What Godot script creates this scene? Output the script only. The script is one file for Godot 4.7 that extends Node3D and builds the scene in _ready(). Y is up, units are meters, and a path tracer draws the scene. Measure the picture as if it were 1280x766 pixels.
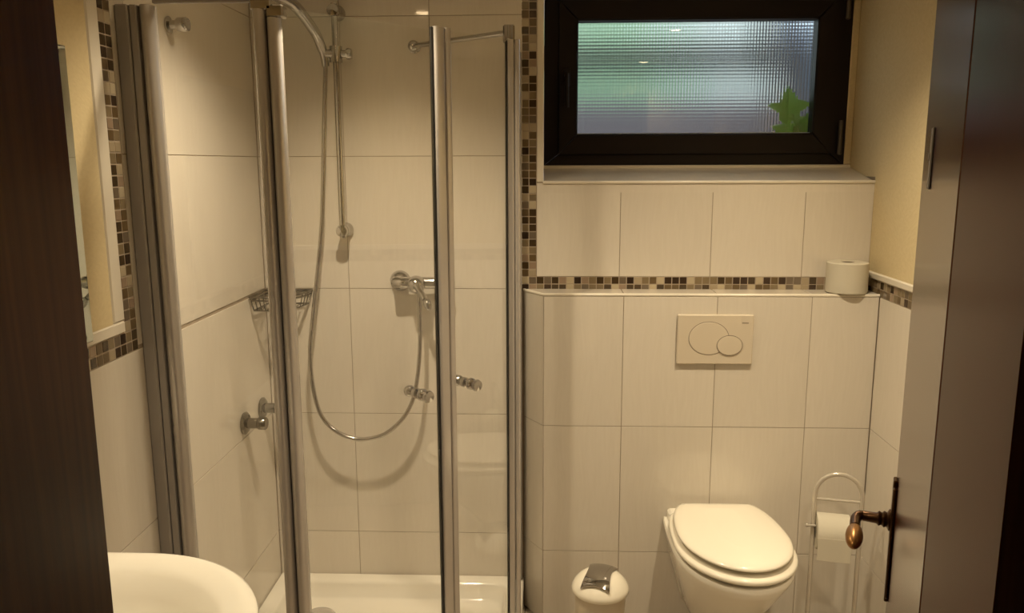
extends Node3D

# Axes: x to the right, y up, and d = distance from the camera's plane towards the back wall (z = -d).
const XL := -0.963      # left wall
const XR := 1.089       # right wall
const DB := 2.726       # back wall
const DF := 2.62        # front of the low cistern wall
const LEDGE := 1.176
const CEIL := 2.21
const BAND0 := 1.166    # mosaic band
const BAND1 := 1.217
const PITCH := 0.0255

var M := {}
var used := {}
var meshes := {}
var xf := Transform3D()
var rng := RandomNumberGenerator.new()

# ---------------------------------------------------------------- helpers
func V(x: float, y: float, d: float) -> Vector3:
	return Vector3(x, y, -d)

func numbered(called: String, parent: Node) -> String:
	var key := str(parent.get_instance_id()) + "/" + called
	var n: int = used.get(key, 0)
	used[key] = n + 1
	return called if n == 0 else "%s_%03d" % [called, n]

func mb() -> SurfaceTool:
	var st := SurfaceTool.new()
	st.begin(Mesh.PRIMITIVE_TRIANGLES)
	return st

func tri(st: SurfaceTool, a: Vector3, b: Vector3, c: Vector3, g: int) -> void:
	st.set_smooth_group(g if g >= 0 else 0xFFFFFFFF)
	st.add_vertex(xf * a)
	st.set_smooth_group(g if g >= 0 else 0xFFFFFFFF)
	st.add_vertex(xf * b)
	st.set_smooth_group(g if g >= 0 else 0xFFFFFFFF)
	st.add_vertex(xf * c)

# a closed shape given as triangles: turned so that its front faces look outwards
func closed(st: SurfaceTool, t: Array, groups: Array) -> void:
	var vol := 0.0
	var o: Vector3 = t[0]
	for i in range(0, t.size(), 3):
		vol += (t[i] - o).dot((t[i + 1] - o).cross(t[i + 2] - o))
	for i in range(0, t.size(), 3):
		var g: int = groups[i / 3]
		if vol > 0.0:
			tri(st, t[i], t[i + 2], t[i + 1], g)
		else:
			tri(st, t[i], t[i + 1], t[i + 2], g)

func convex(st: SurfaceTool, faces: Array, c: Vector3) -> void:
	for f in faces:
		for k in range(1, f.size() - 1):
			var a: Vector3 = f[0]
			var b: Vector3 = f[k]
			var e: Vector3 = f[k + 1]
			if (b - a).cross(e - a).dot((a + b + e) / 3.0 - c) > 0.0:
				tri(st, a, e, b, -1)
			else:
				tri(st, a, b, e, -1)

# box with chamfered edges
func bx(st: SurfaceTool, c: Vector3, s: Vector3, b := 0.0) -> void:
	var h := s / 2.0
	var sg := [-1.0, 1.0]
	var faces := []
	b = minf(b, minf(h.x, minf(h.y, h.z)) * 0.9)
	var p := func(ax: int, q: Vector3) -> Vector3:
		var r := Vector3(q.x * (h.x - b), q.y * (h.y - b), q.z * (h.z - b))
		r[ax] = q[ax] * h[ax]
		return c + r
	for ax in 3:
		var a1 := (ax + 1) % 3
		var a2 := (ax + 2) % 3
		for s0 in sg:
			var f := []
			for e in [[-1.0, -1.0], [1.0, -1.0], [1.0, 1.0], [-1.0, 1.0]]:
				var q := Vector3()
				q[ax] = s0
				q[a1] = e[0]
				q[a2] = e[1]
				f.append(p.call(ax, q))
			faces.append(f)
	if b > 0.0:
		for ax in 3:
			var a1 := (ax + 1) % 3
			var a2 := (ax + 2) % 3
			for s1 in sg:
				for s2 in sg:
					var q := Vector3()
					q[a1] = s1
					q[a2] = s2
					var q0 := q
					q0[ax] = -1.0
					var q1 := q
					q1[ax] = 1.0
					faces.append([p.call(a1, q0), p.call(a1, q1), p.call(a2, q1), p.call(a2, q0)])
		for sx in sg:
			for sy in sg:
				for sz in sg:
					var q := Vector3(sx, sy, sz)
					faces.append([p.call(0, q), p.call(1, q), p.call(2, q)])
	convex(st, faces, c)

# box between two corners in (x, y, d)
func bd(st: SurfaceTool, x0: float, x1: float, y0: float, y1: float, d0: float, d1: float, b := 0.0) -> void:
	bx(st, V((x0 + x1) / 2, (y0 + y1) / 2, (d0 + d1) / 2), Vector3(x1 - x0, y1 - y0, d1 - d0).abs(), b)

func loft(st: SurfaceTool, rings: Array, groups: Array = [], caps := true) -> void:
	var t := []
	var g := []
	var n: int = rings[0].size()
	for i in rings.size() - 1:
		var gi: int = groups[i] if groups.size() > i else 1
		for k in n:
			var m := (k + 1) % n
			var a: Vector3 = rings[i][k]
			var b: Vector3 = rings[i][m]
			var c: Vector3 = rings[i + 1][m]
			var e: Vector3 = rings[i + 1][k]
			if not a.is_equal_approx(b):
				t.append_array([a, b, c])
				g.append(gi)
			if not c.is_equal_approx(e):
				t.append_array([a, c, e])
				g.append(gi)
	if caps:
		for j in [0, rings.size() - 1]:
			var r: Array = rings[j]
			var mid := Vector3()
			for q in r:
				mid += q
			mid /= n
			for k in n:
				var m := (k + 1) % n
				if r[k].is_equal_approx(r[m]):
					continue
				t.append_array([mid, r[m], r[k]] if j == 0 else [mid, r[k], r[m]])
				g.append(60 + (1 if j else 0))
	if t.size():
		closed(st, t, g)

func frame_of(axis: Vector3) -> Array:
	var a := axis.normalized()
	var h := Vector3.UP if absf(a.y) < 0.9 else Vector3.RIGHT
	var u := a.cross(h).normalized()
	return [u, u.cross(a).normalized()]

# profile of Vector2(radius, height) turned round an axis
func lathe(st: SurfaceTool, prof: Array, at: Vector3, axis := Vector3.UP, seg := 24, squash := Vector2.ONE) -> void:
	var fr := frame_of(axis)
	var rings := []
	var groups := []
	var g := 1
	for i in prof.size():
		var r := []
		for k in seg:
			var a := TAU * k / seg
			r.append(at + axis.normalized() * prof[i].y + (fr[0] * cos(a) * squash.x + fr[1] * sin(a) * squash.y) * maxf(prof[i].x, 0.00001))
		rings.append(r)
		if i > 0:
			if i > 1:
				var d0: Vector2 = (prof[i - 1] - prof[i - 2]).normalized()
				var d1: Vector2 = (prof[i] - prof[i - 1]).normalized()
				if d0.dot(d1) < 0.72:
					g += 1
			groups.append(g)
	loft(st, rings, groups)

func tube(st: SurfaceTool, pts: Array, r: float, seg := 10, radii: Array = []) -> void:
	var rings := []
	var u := Vector3()
	for i in pts.size():
		var t: Vector3 = (pts[mini(i + 1, pts.size() - 1)] - pts[maxi(i - 1, 0)]).normalized()
		if i == 0:
			u = frame_of(t)[0]
		else:
			u = (u - t * u.dot(t)).normalized()
		var w := t.cross(u)
		var ring := []
		var rr: float = radii[i] if radii.size() > i else r
		for k in seg:
			var a := TAU * k / seg
			ring.append(pts[i] + (u * cos(a) + w * sin(a)) * rr)
		rings.append(ring)
	loft(st, rings)

func ball(st: SurfaceTool, c: Vector3, r: Vector3, axis := Vector3.UP, seg := 20) -> void:
	var prof := []
	for i in 13:
		var a := -PI / 2 + PI * i / 12.0
		prof.append(Vector2(cos(a) * r.x, sin(a) * r.y))
	lathe(st, prof, c, axis, seg, Vector2(1, r.z / r.x))

func curve(pts: Array, n: int) -> Array:
	var c := Curve3D.new()
	for i in pts.size():
		var t: Vector3 = (pts[mini(i + 1, pts.size() - 1)] - pts[maxi(i - 1, 0)]) / 6.0
		if i == 0 or i == pts.size() - 1:
			t = t * 0.5
		c.add_point(pts[i], -t, t)
	var out := []
	for k in n + 1:
		out.append(c.sample_baked(c.get_baked_length() * k / n, true))
	return out

# polygon of Vector2(x, d) raised from y0 to y1, with an optional chamfer on top
func prism(st: SurfaceTool, poly: Array, y0: float, y1: float) -> void:
	var idx := Geometry2D.triangulate_polygon(PackedVector2Array(poly))
	var t := []
	var g := []
	var n := poly.size()
	for i in range(0, idx.size(), 3):
		t.append_array([V(poly[idx[i]].x, y1, poly[idx[i]].y), V(poly[idx[i + 1]].x, y1, poly[idx[i + 1]].y), V(poly[idx[i + 2]].x, y1, poly[idx[i + 2]].y)])
		t.append_array([V(poly[idx[i]].x, y0, poly[idx[i]].y), V(poly[idx[i + 2]].x, y0, poly[idx[i + 2]].y), V(poly[idx[i + 1]].x, y0, poly[idx[i + 1]].y)])
		g.append_array([-1, -1])
	# the sides, wound to agree with the caps
	var area := 0.0
	for i in n:
		area += poly[i].cross(poly[(i + 1) % n])
	var tri_area: float = (poly[idx[1]] - poly[idx[0]]).cross(poly[idx[2]] - poly[idx[0]])
	for i in n:
		var a: Vector2 = poly[i]
		var b: Vector2 = poly[(i + 1) % n]
		if area * tri_area < 0.0:
			var h := a
			a = b
			b = h
		t.append_array([V(a.x, y1, a.y), V(a.x, y0, a.y), V(b.x, y1, b.y), V(b.x, y1, b.y), V(a.x, y0, a.y), V(b.x, y0, b.y)])
		g.append_array([-1, -1])
	closed(st, t, g)

func obj(called: String, st: SurfaceTool, m: Material, parent: Node = self) -> MeshInstance3D:
	st.generate_normals()
	var o := MeshInstance3D.new()
	o.mesh = st.commit()
	o.material_override = m
	o.name = numbered(called, parent)
	parent.add_child(o, true)
	return o

func tag(o: Node, label: String, category: String, group := "", kind := "") -> Node:
	o.set_meta("label", label)
	o.set_meta("category", category)
	if group:
		o.set_meta("group", group)
	if kind:
		o.set_meta("kind", kind)
	return o

func thing(called: String, label: String, category: String, at := Vector3.ZERO, turn := 0.0, group := "") -> Node3D:
	var o := Node3D.new()
	o.name = numbered(called, self)
	add_child(o, true)
	o.position = at
	o.rotation.y = turn
	tag(o, label, category, group)
	return o

func mat(called: String, c: Color, rough := 0.5, metal := 0.0, spec := 0.5) -> StandardMaterial3D:
	var m := StandardMaterial3D.new()
	m.resource_name = called
	m.albedo_color = c
	m.roughness = rough
	m.metallic = metal
	m.metallic_specular = spec
	M[called] = m
	return m

func noise_tex(freq: float, stretch: int, lo: Color, hi: Color, size := 256, sd := 1, as_normal := false) -> ImageTexture:
	var n := FastNoiseLite.new()
	n.seed = sd
	n.frequency = freq
	n.fractal_octaves = 4
	var im := Image.create(size, size, false, Image.FORMAT_RGB8)
	for y in size:
		for x in size:
			# wraps round in both directions
			var ax := TAU * x / size
			var ay := TAU * y / size
			var k := n.get_noise_3d(cos(ax) * size / TAU + cos(ay) * size / TAU / stretch * 1.7, sin(ax) * size / TAU, sin(ay) * size / TAU / stretch + 31.0)
			im.set_pixel(x, y, lo.lerp(hi, clampf(k * 0.9 + 0.5, 0.0, 1.0)))
	if as_normal:
		im.bump_map_to_normal_map(2.0)
	return ImageTexture.create_from_image(im)

func textured(m: StandardMaterial3D, t: Texture2D, scale: Vector3) -> StandardMaterial3D:
	m.albedo_texture = t
	m.uv1_triplanar = true
	m.uv1_world_triplanar = true
	m.uv1_scale = scale
	return m

func spot(parent: Node3D, at: Vector3, energy: float, angle: float, c: Color) -> void:
	var l := SpotLight3D.new()
	l.name = "lamp"
	l.position = at
	l.rotation_degrees.x = -90
	l.light_color = c
	l.light_energy = energy
	l.light_size = 0.028
	l.spot_angle = angle
	l.spot_angle_attenuation = 1.0
	l.spot_range = 8.0
	l.spot_attenuation = 2.0
	l.shadow_enabled = true
	parent.add_child(l, true)

# one tile of w by h with chamfered edges; its face looks along +z before it is turned
func tile(parent: Node3D, called: String, w: float, h: float, at: Vector3, turn: float, m: Material, thick := 0.008, bevel := 0.0005) -> void:
	var key := "%.4f/%.4f/%.4f" % [w, h, thick]
	if not meshes.has(key):
		var st := mb()
		bx(st, Vector3.ZERO, Vector3(w, h, thick), bevel)
		st.generate_normals()
		meshes[key] = st.commit()
	var o := MeshInstance3D.new()
	o.mesh = meshes[key]
	o.material_override = m
	o.name = numbered(called, parent)
	o.position = at
	o.rotation.y = turn
	parent.add_child(o, true)

# a field of tiles on a vertical plane: us and ys are the joints; place(u, y) gives a point of the face
func tiles(parent: Node3D, us: Array, ys: Array, origin: Vector3, along: Vector3, turn: float, gap := 0.0022) -> void:
	var out := Vector3(sin(turn), 0, cos(turn))
	for i in us.size() - 1:
		for j in ys.size() - 1:
			var w := absf(us[i + 1] - us[i]) - gap
			var h := absf(ys[j + 1] - ys[j]) - gap
			if w < 0.006 or h < 0.006:
				continue
			var u: float = (us[i] + us[i + 1]) / 2
			tile(parent, "tile", w, h, origin + along * u + Vector3.UP * ((ys[j] + ys[j + 1]) / 2) - out * (0.004 + rng.randf_range(0.0, 0.0003)), turn, M["tile_%d" % rng.randi_range(0, 2)])

func mosaic(parent: Node3D, u0: float, nu: int, y0: float, ny: int, origin: Vector3, along: Vector3, turn: float) -> void:
	var out := Vector3(sin(turn), 0, cos(turn))
	for i in nu:
		for j in ny:
			var k := rng.randi_range(0, 11)
			var p := origin + along * (u0 + (i + 0.5) * PITCH) + Vector3.UP * (y0 + (j + 0.5) * PITCH)
			tile(parent, "mosaic_tile", PITCH - 0.0022, PITCH - 0.0022, p - out * (0.004 + rng.randf_range(-0.0003, 0.0004)), turn, M["mosaic_%d" % [0, 0, 0, 1, 1, 2, 2, 3, 4, 5, 6, 7][k]], 0.008, 0.0012)

func make_materials() -> void:
	var streak := noise_tex(0.16, 14, Color(0.984, 0.982, 0.978), Color(1, 1, 1), 256, 3)
	var tones := [Color(0.85, 0.82, 0.77), Color(0.857, 0.827, 0.777), Color(0.843, 0.813, 0.763)]
	for i in 3:
		var t := mat("tile_%d" % i, tones[i], 0.07, 0.0, 0.5)
		textured(t, streak, Vector3(2.2, 2.2, 2.2))
	mat("grout", Color(0.64, 0.585, 0.515), 0.9)
	mat("trim_white", Color(0.88, 0.85, 0.79), 0.25)
	var ms := [Color(0.27, 0.215, 0.14), Color(0.38, 0.31, 0.2), Color(0.5, 0.44, 0.34), Color(0.63, 0.57, 0.47), Color(0.7, 0.645, 0.54), Color(0.43, 0.38, 0.32), Color(0.3, 0.24, 0.19), Color(0.58, 0.5, 0.42)]
	for i in 8:
		mat("mosaic_%d" % i, ms[i], [0.12, 0.3, 0.1, 0.35, 0.3, 0.08, 0.06, 0.2][i], 0.0, 0.6)
	M.mosaic_6.metallic = 0.5
	var paint := mat("paint", Color(0.85, 0.785, 0.63), 0.85, 0.0, 0.3)
	textured(paint, noise_tex(0.09, 1, Color(0.97, 0.965, 0.955), Color(1, 1, 1), 256, 8), Vector3(3, 3, 3))
	paint.normal_enabled = true
	paint.normal_texture = noise_tex(0.12, 1, Color(0.2, 0.2, 0.2), Color(0.8, 0.8, 0.8), 256, 11, true)
	paint.normal_scale = 0.12
	mat("white_paint", Color(0.9, 0.88, 0.83), 0.8)
	mat("ceramic", Color(0.93, 0.91, 0.86), 0.08, 0.0, 0.55)
	mat("lid_plastic", Color(0.95, 0.925, 0.86), 0.14, 0.0, 0.5)
	mat("plastic", Color(0.82, 0.775, 0.7), 0.28)
	mat("chrome", Color(0.74, 0.73, 0.72), 0.07, 1.0)
	mat("alu", Color(0.76, 0.735, 0.71), 0.24, 0.35, 0.8)
	mat("alu_dark", Color(0.64, 0.62, 0.6), 0.45, 0.3)
	mat("old_chrome", Color(0.55, 0.53, 0.5), 0.2, 1.0)
	mat("basket_wire", Color(0.5, 0.47, 0.43), 0.25, 1.0)
	mat("rubber", Color(0.12, 0.11, 0.1), 0.6)
	mat("hose", Color(0.72, 0.7, 0.68), 0.16, 1.0)
	var glass := mat("shower_glass", Color(0.75, 0.85, 0.78, 0.012), 0.0, 0.0, 0.5)
	glass.transparency = BaseMaterial3D.TRANSPARENCY_ALPHA
	var acryl := mat("clear_knob", Color(0.9, 0.85, 0.8, 0.3), 0.05)
	acryl.transparency = BaseMaterial3D.TRANSPARENCY_ALPHA
	mat("mirror", Color(0.86, 0.89, 0.87), 0.015, 1.0)
	mat("window_black", Color(0.13, 0.105, 0.1), 0.4, 0.0, 0.3)
	mat("hinge_grey", Color(0.35, 0.33, 0.3), 0.35, 0.6)
	# the pane: smooth towards the room, rough and pearled towards the garden
	var inner := mat("pane_inside", Color(0.93, 0.97, 0.95, 0.0), 0.0, 0.0, 0.5)
	inner.refraction_enabled = true
	inner.refraction_scale = 0.05
	var outer := mat("pane_outside", Color(0.95, 0.97, 0.96, 0.0), 0.21, 0.0, 0.5)
	outer.refraction_enabled = true
	outer.refraction_scale = 0.05
	var wood := mat("door_wood", Color(0.36, 0.16, 0.1), 0.2, 0.0, 0.5)
	textured(wood, noise_tex(0.05, 9, Color(0.6, 0.55, 0.5), Color(1, 1, 1), 256, 21), Vector3(6, 1.2, 6))
	var wood2 := mat("jamb_wood", Color(0.32, 0.15, 0.065), 0.24, 0.0, 0.33)
	textured(wood2, noise_tex(0.05, 9, Color(0.8, 0.75, 0.7), Color(1, 1, 1), 256, 22), Vector3(7, 1.2, 7))
	mat("bronze", Color(0.3, 0.2, 0.11), 0.35, 0.8)
	mat("brass", Color(0.6, 0.43, 0.24), 0.34, 0.75)
	var paper := mat("paper", Color(0.79, 0.765, 0.7), 0.95, 0.0, 0.2)
	paper.normal_enabled = true
	paper.normal_texture = noise_tex(0.25, 1, Color(0.3, 0.3, 0.3), Color(0.7, 0.7, 0.7), 128, 5, true)
	paper.normal_scale = 0.3
	paper.uv1_triplanar = true
	paper.uv1_scale = Vector3(9, 9, 9)
	mat("core", Color(0.35, 0.28, 0.2), 0.9)
	mat("wire_white", Color(0.78, 0.75, 0.7), 0.2, 0.3)
	mat("gap_grey", Color(0.55, 0.5, 0.44), 0.6)
	var leaf := mat("leaf", Color(0.6, 0.78, 0.34), 0.5)
	leaf.backlight_enabled = true
	leaf.backlight = Color(0.45, 0.58, 0.26)
	mat("leaf_dark", Color(0.13, 0.26, 0.14), 0.7)
	mat("hedge", Color(0.6, 0.71, 0.56), 0.8)
	mat("hedge_pale", Color(0.78, 0.79, 0.75), 0.8)
	mat("blue_board", Color(0.42, 0.47, 0.55), 0.7)
	mat("bark", Color(0.24, 0.22, 0.22), 0.9)
	mat("rail_wood", Color(0.1, 0.085, 0.08), 0.85)
	mat("concrete", Color(0.5, 0.455, 0.46), 0.9)
	mat("gravel", Color(0.45, 0.42, 0.43), 0.95)
	mat("floor_tile", Color(0.68, 0.63, 0.56), 0.3)

func setting(o: Node, label: String, category: String) -> Node:
	return tag(o, label, category, "", "structure")

# ---------------------------------------------------------------- the scene
func _ready() -> void:
	rng.seed = 4711
	# camera
	var pitch := 0.1766
	var yaw := 0.0395
	var roll := -0.0036
	var fw := Vector3(-sin(yaw) * cos(pitch), -sin(pitch), -cos(yaw) * cos(pitch))
	var right := Vector3(cos(yaw), 0, -sin(yaw))
	var up := right.cross(fw)
	var r2 := right * cos(roll) + up * sin(roll)
	var u2 := up * cos(roll) - right * sin(roll)
	var cam := Camera3D.new()
	cam.name = "camera"
	cam.fov = rad_to_deg(2.0 * atan(383.0 / 1007.84))
	cam.near = 0.02
	cam.far = 200.0
	cam.transform = Transform3D(Basis(r2, u2, -fw), Vector3(0, 1.6, 0))
	add_child(cam)
	cam.current = true
	# sky: an overcast evening
	var sky_mat := ProceduralSkyMaterial.new()
	sky_mat.sky_top_color = Color(0.68, 0.72, 0.77)
	sky_mat.sky_horizon_color = Color(0.76, 0.79, 0.82)
	sky_mat.ground_bottom_color = Color(0.2, 0.2, 0.2)
	sky_mat.ground_horizon_color = Color(0.55, 0.58, 0.6)
	var sky := Sky.new()
	sky.sky_material = sky_mat
	var env := Environment.new()
	env.background_mode = Environment.BG_SKY
	env.sky = sky
	env.background_energy_multiplier = 4.4
	env.tonemap_mode = Environment.TONE_MAPPER_LINEAR
	env.tonemap_exposure = 0.82
	env.sdfgi_enabled = true
	env.ssao_enabled = true
	env.ssil_enabled = true
	var we := WorldEnvironment.new()
	we.name = "environment"
	we.environment = env
	add_child(we)
	make_materials()
	build_room()
	build_window()
	build_outside()
	build_door()
	build_lights()
	build_shower()
	build_shower_fittings()
	build_toilet()
	build_small_things()

func build_lights() -> void:
	var spots := [[-0.5, 2.0, "recessed ceiling spotlight in front of the shower door", 2.35], [0.61, 2.0, "recessed ceiling spotlight above the toilet", 2.35], [0.61, 0.78, "recessed ceiling spotlight above the open door leaf", 2.35], [-0.42, 0.8, "recessed ceiling spotlight above the washbasin, the dimmest one", 0.9]]
	var glow := mat("lamp_glow", Color(1, 0.9, 0.75), 0.4)
	glow.emission_enabled = true
	glow.emission = Color(1.0, 0.86, 0.66)
	glow.emission_energy_multiplier = 70.0
	for s in spots:
		var t := thing("ceiling_light", s[2], "ceiling light", V(s[0], CEIL, s[1]))
		var st := mb()
		lathe(st, [Vector2(0.028, -0.001), Vector2(0.043, -0.001), Vector2(0.042, -0.005), Vector2(0.036, -0.008), Vector2(0.03, -0.007), Vector2(0.028, -0.001)], Vector3.ZERO, Vector3.UP, 28)
		obj("ring", st, M.chrome, t)
		st = mb()
		lathe(st, [Vector2(0, -0.001), Vector2(0.027, -0.001), Vector2(0.027, -0.004), Vector2(0, -0.006)], Vector3.ZERO, Vector3.UP, 28)
		obj("lamp_lens", st, glow, t)
		spot(t, Vector3(0, -0.012, 0), s[3], 65.0, Color(1.0, 0.92, 0.78))

func build_room() -> void:
	# back wall: slabs round the window recess, faced with tiles
	var st := mb()
	bd(st, XL - 0.12, -0.002, 0.0, CEIL, DB + 0.002, 3.12)
	bd(st, -0.002, XR + 0.12, 0.0, 1.53, DB + 0.002, 3.12)
	bd(st, XR + 0.002, XR + 0.12, 1.53, CEIL, DB + 0.002, 3.12)
	var wb := obj("wall_back", st, M.grout)
	setting(wb, "back wall of large cream tiles with the shower at its left and the window at its right", "wall")
	var ys := [0.06, 0.2794, 0.727, 1.1746, 1.6223, 2.0699, CEIL]
	tiles(wb, [XL, -0.669, -0.3735, -0.07], ys, V(0, 0, DB), Vector3.RIGHT, 0.0)
	tiles(wb, [-0.024, 0.257, 0.562, 0.867, XR], [BAND1, 1.533], V(0, 0, DB), Vector3.RIGHT, 0.0)
	st = mb()
	bd(st, -0.0235, -0.0005, 1.535, CEIL, DB - 0.0005, DB + 0.01, 0.003)
	obj("corner_strip", st, M.trim_white, wb)
	# left wall
	st = mb()
	bd(st, XL - 0.12, XL - 0.002, 0.0, CEIL, 0.45, DB + 0.002)
	var wl := obj("wall_left", st, M.grout)
	setting(wl, "left wall, tiled cream below and in the shower, with a yellow painted field behind the mirror", "wall")
	tiles(wl, [-DB + 0.004, -1.9, -1.838], [1.1746, 1.6223, 2.0699, CEIL], V(XL, 0, 0), Vector3.BACK, PI / 2)
	tiles(wl, [-DB + 0.004, -1.9, -1.0, -0.6], [0.0, 0.2794, 0.727, 1.166], V(XL, 0, 0), Vector3.BACK, PI / 2)
	st = mb()
	bd(st, XL - 0.004, XL - 0.001, 1.245, CEIL, 0.6, 1.737)
	obj("painted_field", st, M.paint, wl)
	st = mb()
	bd(st, XL - 0.008, XL + 0.002, 1.217, 1.246, 0.6, 1.785, 0.004)
	bd(st, XL - 0.008, XL + 0.002, 1.246, CEIL, 1.737, 1.785, 0.004)
	obj("white_border", st, M.trim_white, wl)
	# right wall
	st = mb()
	bd(st, XR + 0.002, XR + 0.12, 0.0, CEIL, 0.45, DB + 0.002)
	var wr := obj("wall_right", st, M.grout)
	setting(wr, "right wall, tiled below and painted cream yellow above the mosaic band", "wall")
	tiles(wr, [-DF + 0.002, -2.32, -2.02, -1.72, -1.42, -1.12, -0.82, -0.6], [0.0, 0.2688, 0.7226, 1.166], V(XR, 0, 0), Vector3.BACK, -PI / 2)
	st = mb()
	bd(st, XR - 0.0005, XR + 0.004, 1.24, CEIL, 0.6, DB + 0.001)
	bd(st, XR - 0.0005, XR + 0.004, 1.55, CEIL, DB + 0.001, 2.96)
	obj("painted_field", st, M.paint, wr)
	st = mb()
	bd(st, XR - 0.007, XR + 0.004, 1.218, 1.241, 0.6, DB - 0.001, 0.004)
	obj("white_border", st, M.trim_white, wr)
	# wall with the doorway
	st = mb()
	bd(st, XL - 0.12, -0.41, 0.0, CEIL, 0.45, 0.6)
	bd(st, 0.42, XR + 0.12, 0.0, CEIL, 0.45, 0.6)
	bd(st, -0.41, 0.42, 2.06, CEIL, 0.45, 0.6)
	setting(obj("wall_front", st, mat("front_paint", Color(0.55, 0.5, 0.41), 0.9)), "wall with the doorway that the picture is taken through", "wall")
	# low wall in front of the cistern
	st = mb()
	prism(st, [Vector2(0.002, DF + 0.002), Vector2(XR, DF + 0.002), Vector2(XR, DB + 0.002), Vector2(-0.068, DB + 0.002)], 0.0, LEDGE - 0.008)
	var lw := obj("wall_ledge", st, M.grout)
	setting(lw, "low tiled wall with a shelf on top that carries the toilet", "wall")
	tiles(lw, [0.001, 0.2636, 0.5687, 0.8739, XR - 0.001], [0.0, 0.2688, 0.7226, 1.1665], V(0, 0, DF), Vector3.RIGHT, 0.0)
	var c0 := V(-0.068, 0, DB)
	var c1 := V(0.0, 0, DF)
	var along := (c1 - c0).normalized()
	var turn := atan2(-along.z, along.x) - 0.0
	var out := Vector3(-along.z, 0, along.x)
	if out.x > 0:
		out = -out
	tiles(lw, [0.001, c0.distance_to(c1) - 0.001], [0.0, 0.2688, 0.7226, 1.1665], c0, along, atan2(out.x, out.z))
	var jx := [0.0, 0.2636, 0.5687, 0.8739, XR]
	for i in 4:
		st = mb()
		if i == 0:
			prism(st, [Vector2(0.004, DF + 0.008), Vector2(0.2621, DF + 0.008), Vector2(0.2621, DB), Vector2(-0.055, DB)], LEDGE - 0.009, LEDGE - 0.001)
		else:
			bd(st, jx[i] + 0.0015, jx[i + 1] - 0.0015, LEDGE - 0.009, LEDGE - 0.001, DF + 0.008, DB, 0.001)
		obj("shelf_tile", st, M["tile_%d" % (i % 3)], lw)
	st = mb()
	tube(st, [V(XR, LEDGE - 0.005, DF + 0.0045), V(0.001, LEDGE - 0.005, DF + 0.0045), V(-0.066, LEDGE - 0.005, DB - 0.001)], 0.0055, 10)
	obj("edge_strip", st, M.trim_white, lw)
	# mosaic bands
	st = mb()
	bd(st, -0.075, XR, BAND0, BAND1, DB + 0.001, DB + 0.006)
	bd(st, -0.075, -0.0245, BAND1, CEIL, DB + 0.001, DB + 0.006)
	var t1 := obj("trim_1", st, M.grout)
	setting(t1, "brown and beige mosaic border on the back wall, up beside the shower and along the shelf", "mosaic border")
	mosaic(t1, -0.075, 45, BAND0, 2, V(0, 0, DB), Vector3.RIGHT, 0.0)
	mosaic(t1, -0.075, 2, BAND1, 39, V(0, 0, DB), Vector3.RIGHT, 0.0)
	st = mb()
	bd(st, XL - 0.006, XL - 0.001, BAND0, BAND1, 1.1, 1.838)
	bd(st, XL - 0.006, XL - 0.001, BAND1, CEIL, 1.786, 1.838)
	var t2 := obj("trim_2", st, M.grout)
	setting(t2, "mosaic border on the left wall, framing the yellow field with the mirror", "mosaic border")
	mosaic(t2, -1.837, 29, BAND0, 2, V(XL, 0, 0), Vector3.BACK, PI / 2)
	mosaic(t2, -1.837, 2, BAND1, 39, V(XL, 0, 0), Vector3.BACK, PI / 2)
	st = mb()
	bd(st, XR + 0.001, XR + 0.006, BAND0, BAND1, 1.7, DB)
	var t3 := obj("trim_3", st, M.grout)
	setting(t3, "mosaic border on the right wall behind the toilet roll", "mosaic border")
	mosaic(t3, -DB, 40, BAND0, 2, V(XR, 0, 0), Vector3.BACK, -PI / 2)
	# floor, ceiling, the hall behind the camera
	st = mb()
	bd(st, -1.2, 1.3, -0.1, -0.004, -1.3, 3.12)
	var fl := obj("floor", st, M.grout)
	setting(fl, "floor of bathroom and hall, laid with plain tiles", "floor")
	for i in 7:
		for j in 7:
			var o := mb()
			bd(o, XL + i * 0.3 + 0.0015, minf(XL + i * 0.3 + 0.2985, XR), -0.006, 0.0, 0.6 + j * 0.3, minf(0.897 + j * 0.3, DB), 0.001)
			obj("floor_tile", o, M.floor_tile, fl)
	st = mb()
	bd(st, -1.2, 1.3, CEIL, CEIL + 0.12, -1.3, 3.12)
	setting(obj("ceiling", st, M.white_paint), "flat white ceiling with recessed spotlights", "ceiling")
	st = mb()
	bd(st, -0.92, -0.8, 0, CEIL, -1.3, 0.45)
	setting(obj("wall_hall_left", st, M.white_paint), "left wall of the hall behind the camera", "wall")
	st = mb()
	bd(st, 0.8, 0.92, 0, CEIL, -1.3, 0.45)
	setting(obj("wall_hall_right", st, M.white_paint), "right wall of the hall behind the camera", "wall")
	st = mb()
	bd(st, -0.92, 0.92, 0, CEIL, -1.42, -1.3)
	setting(obj("wall_hall_back", st, M.white_paint), "end wall of the hall behind the camera", "wall")

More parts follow.
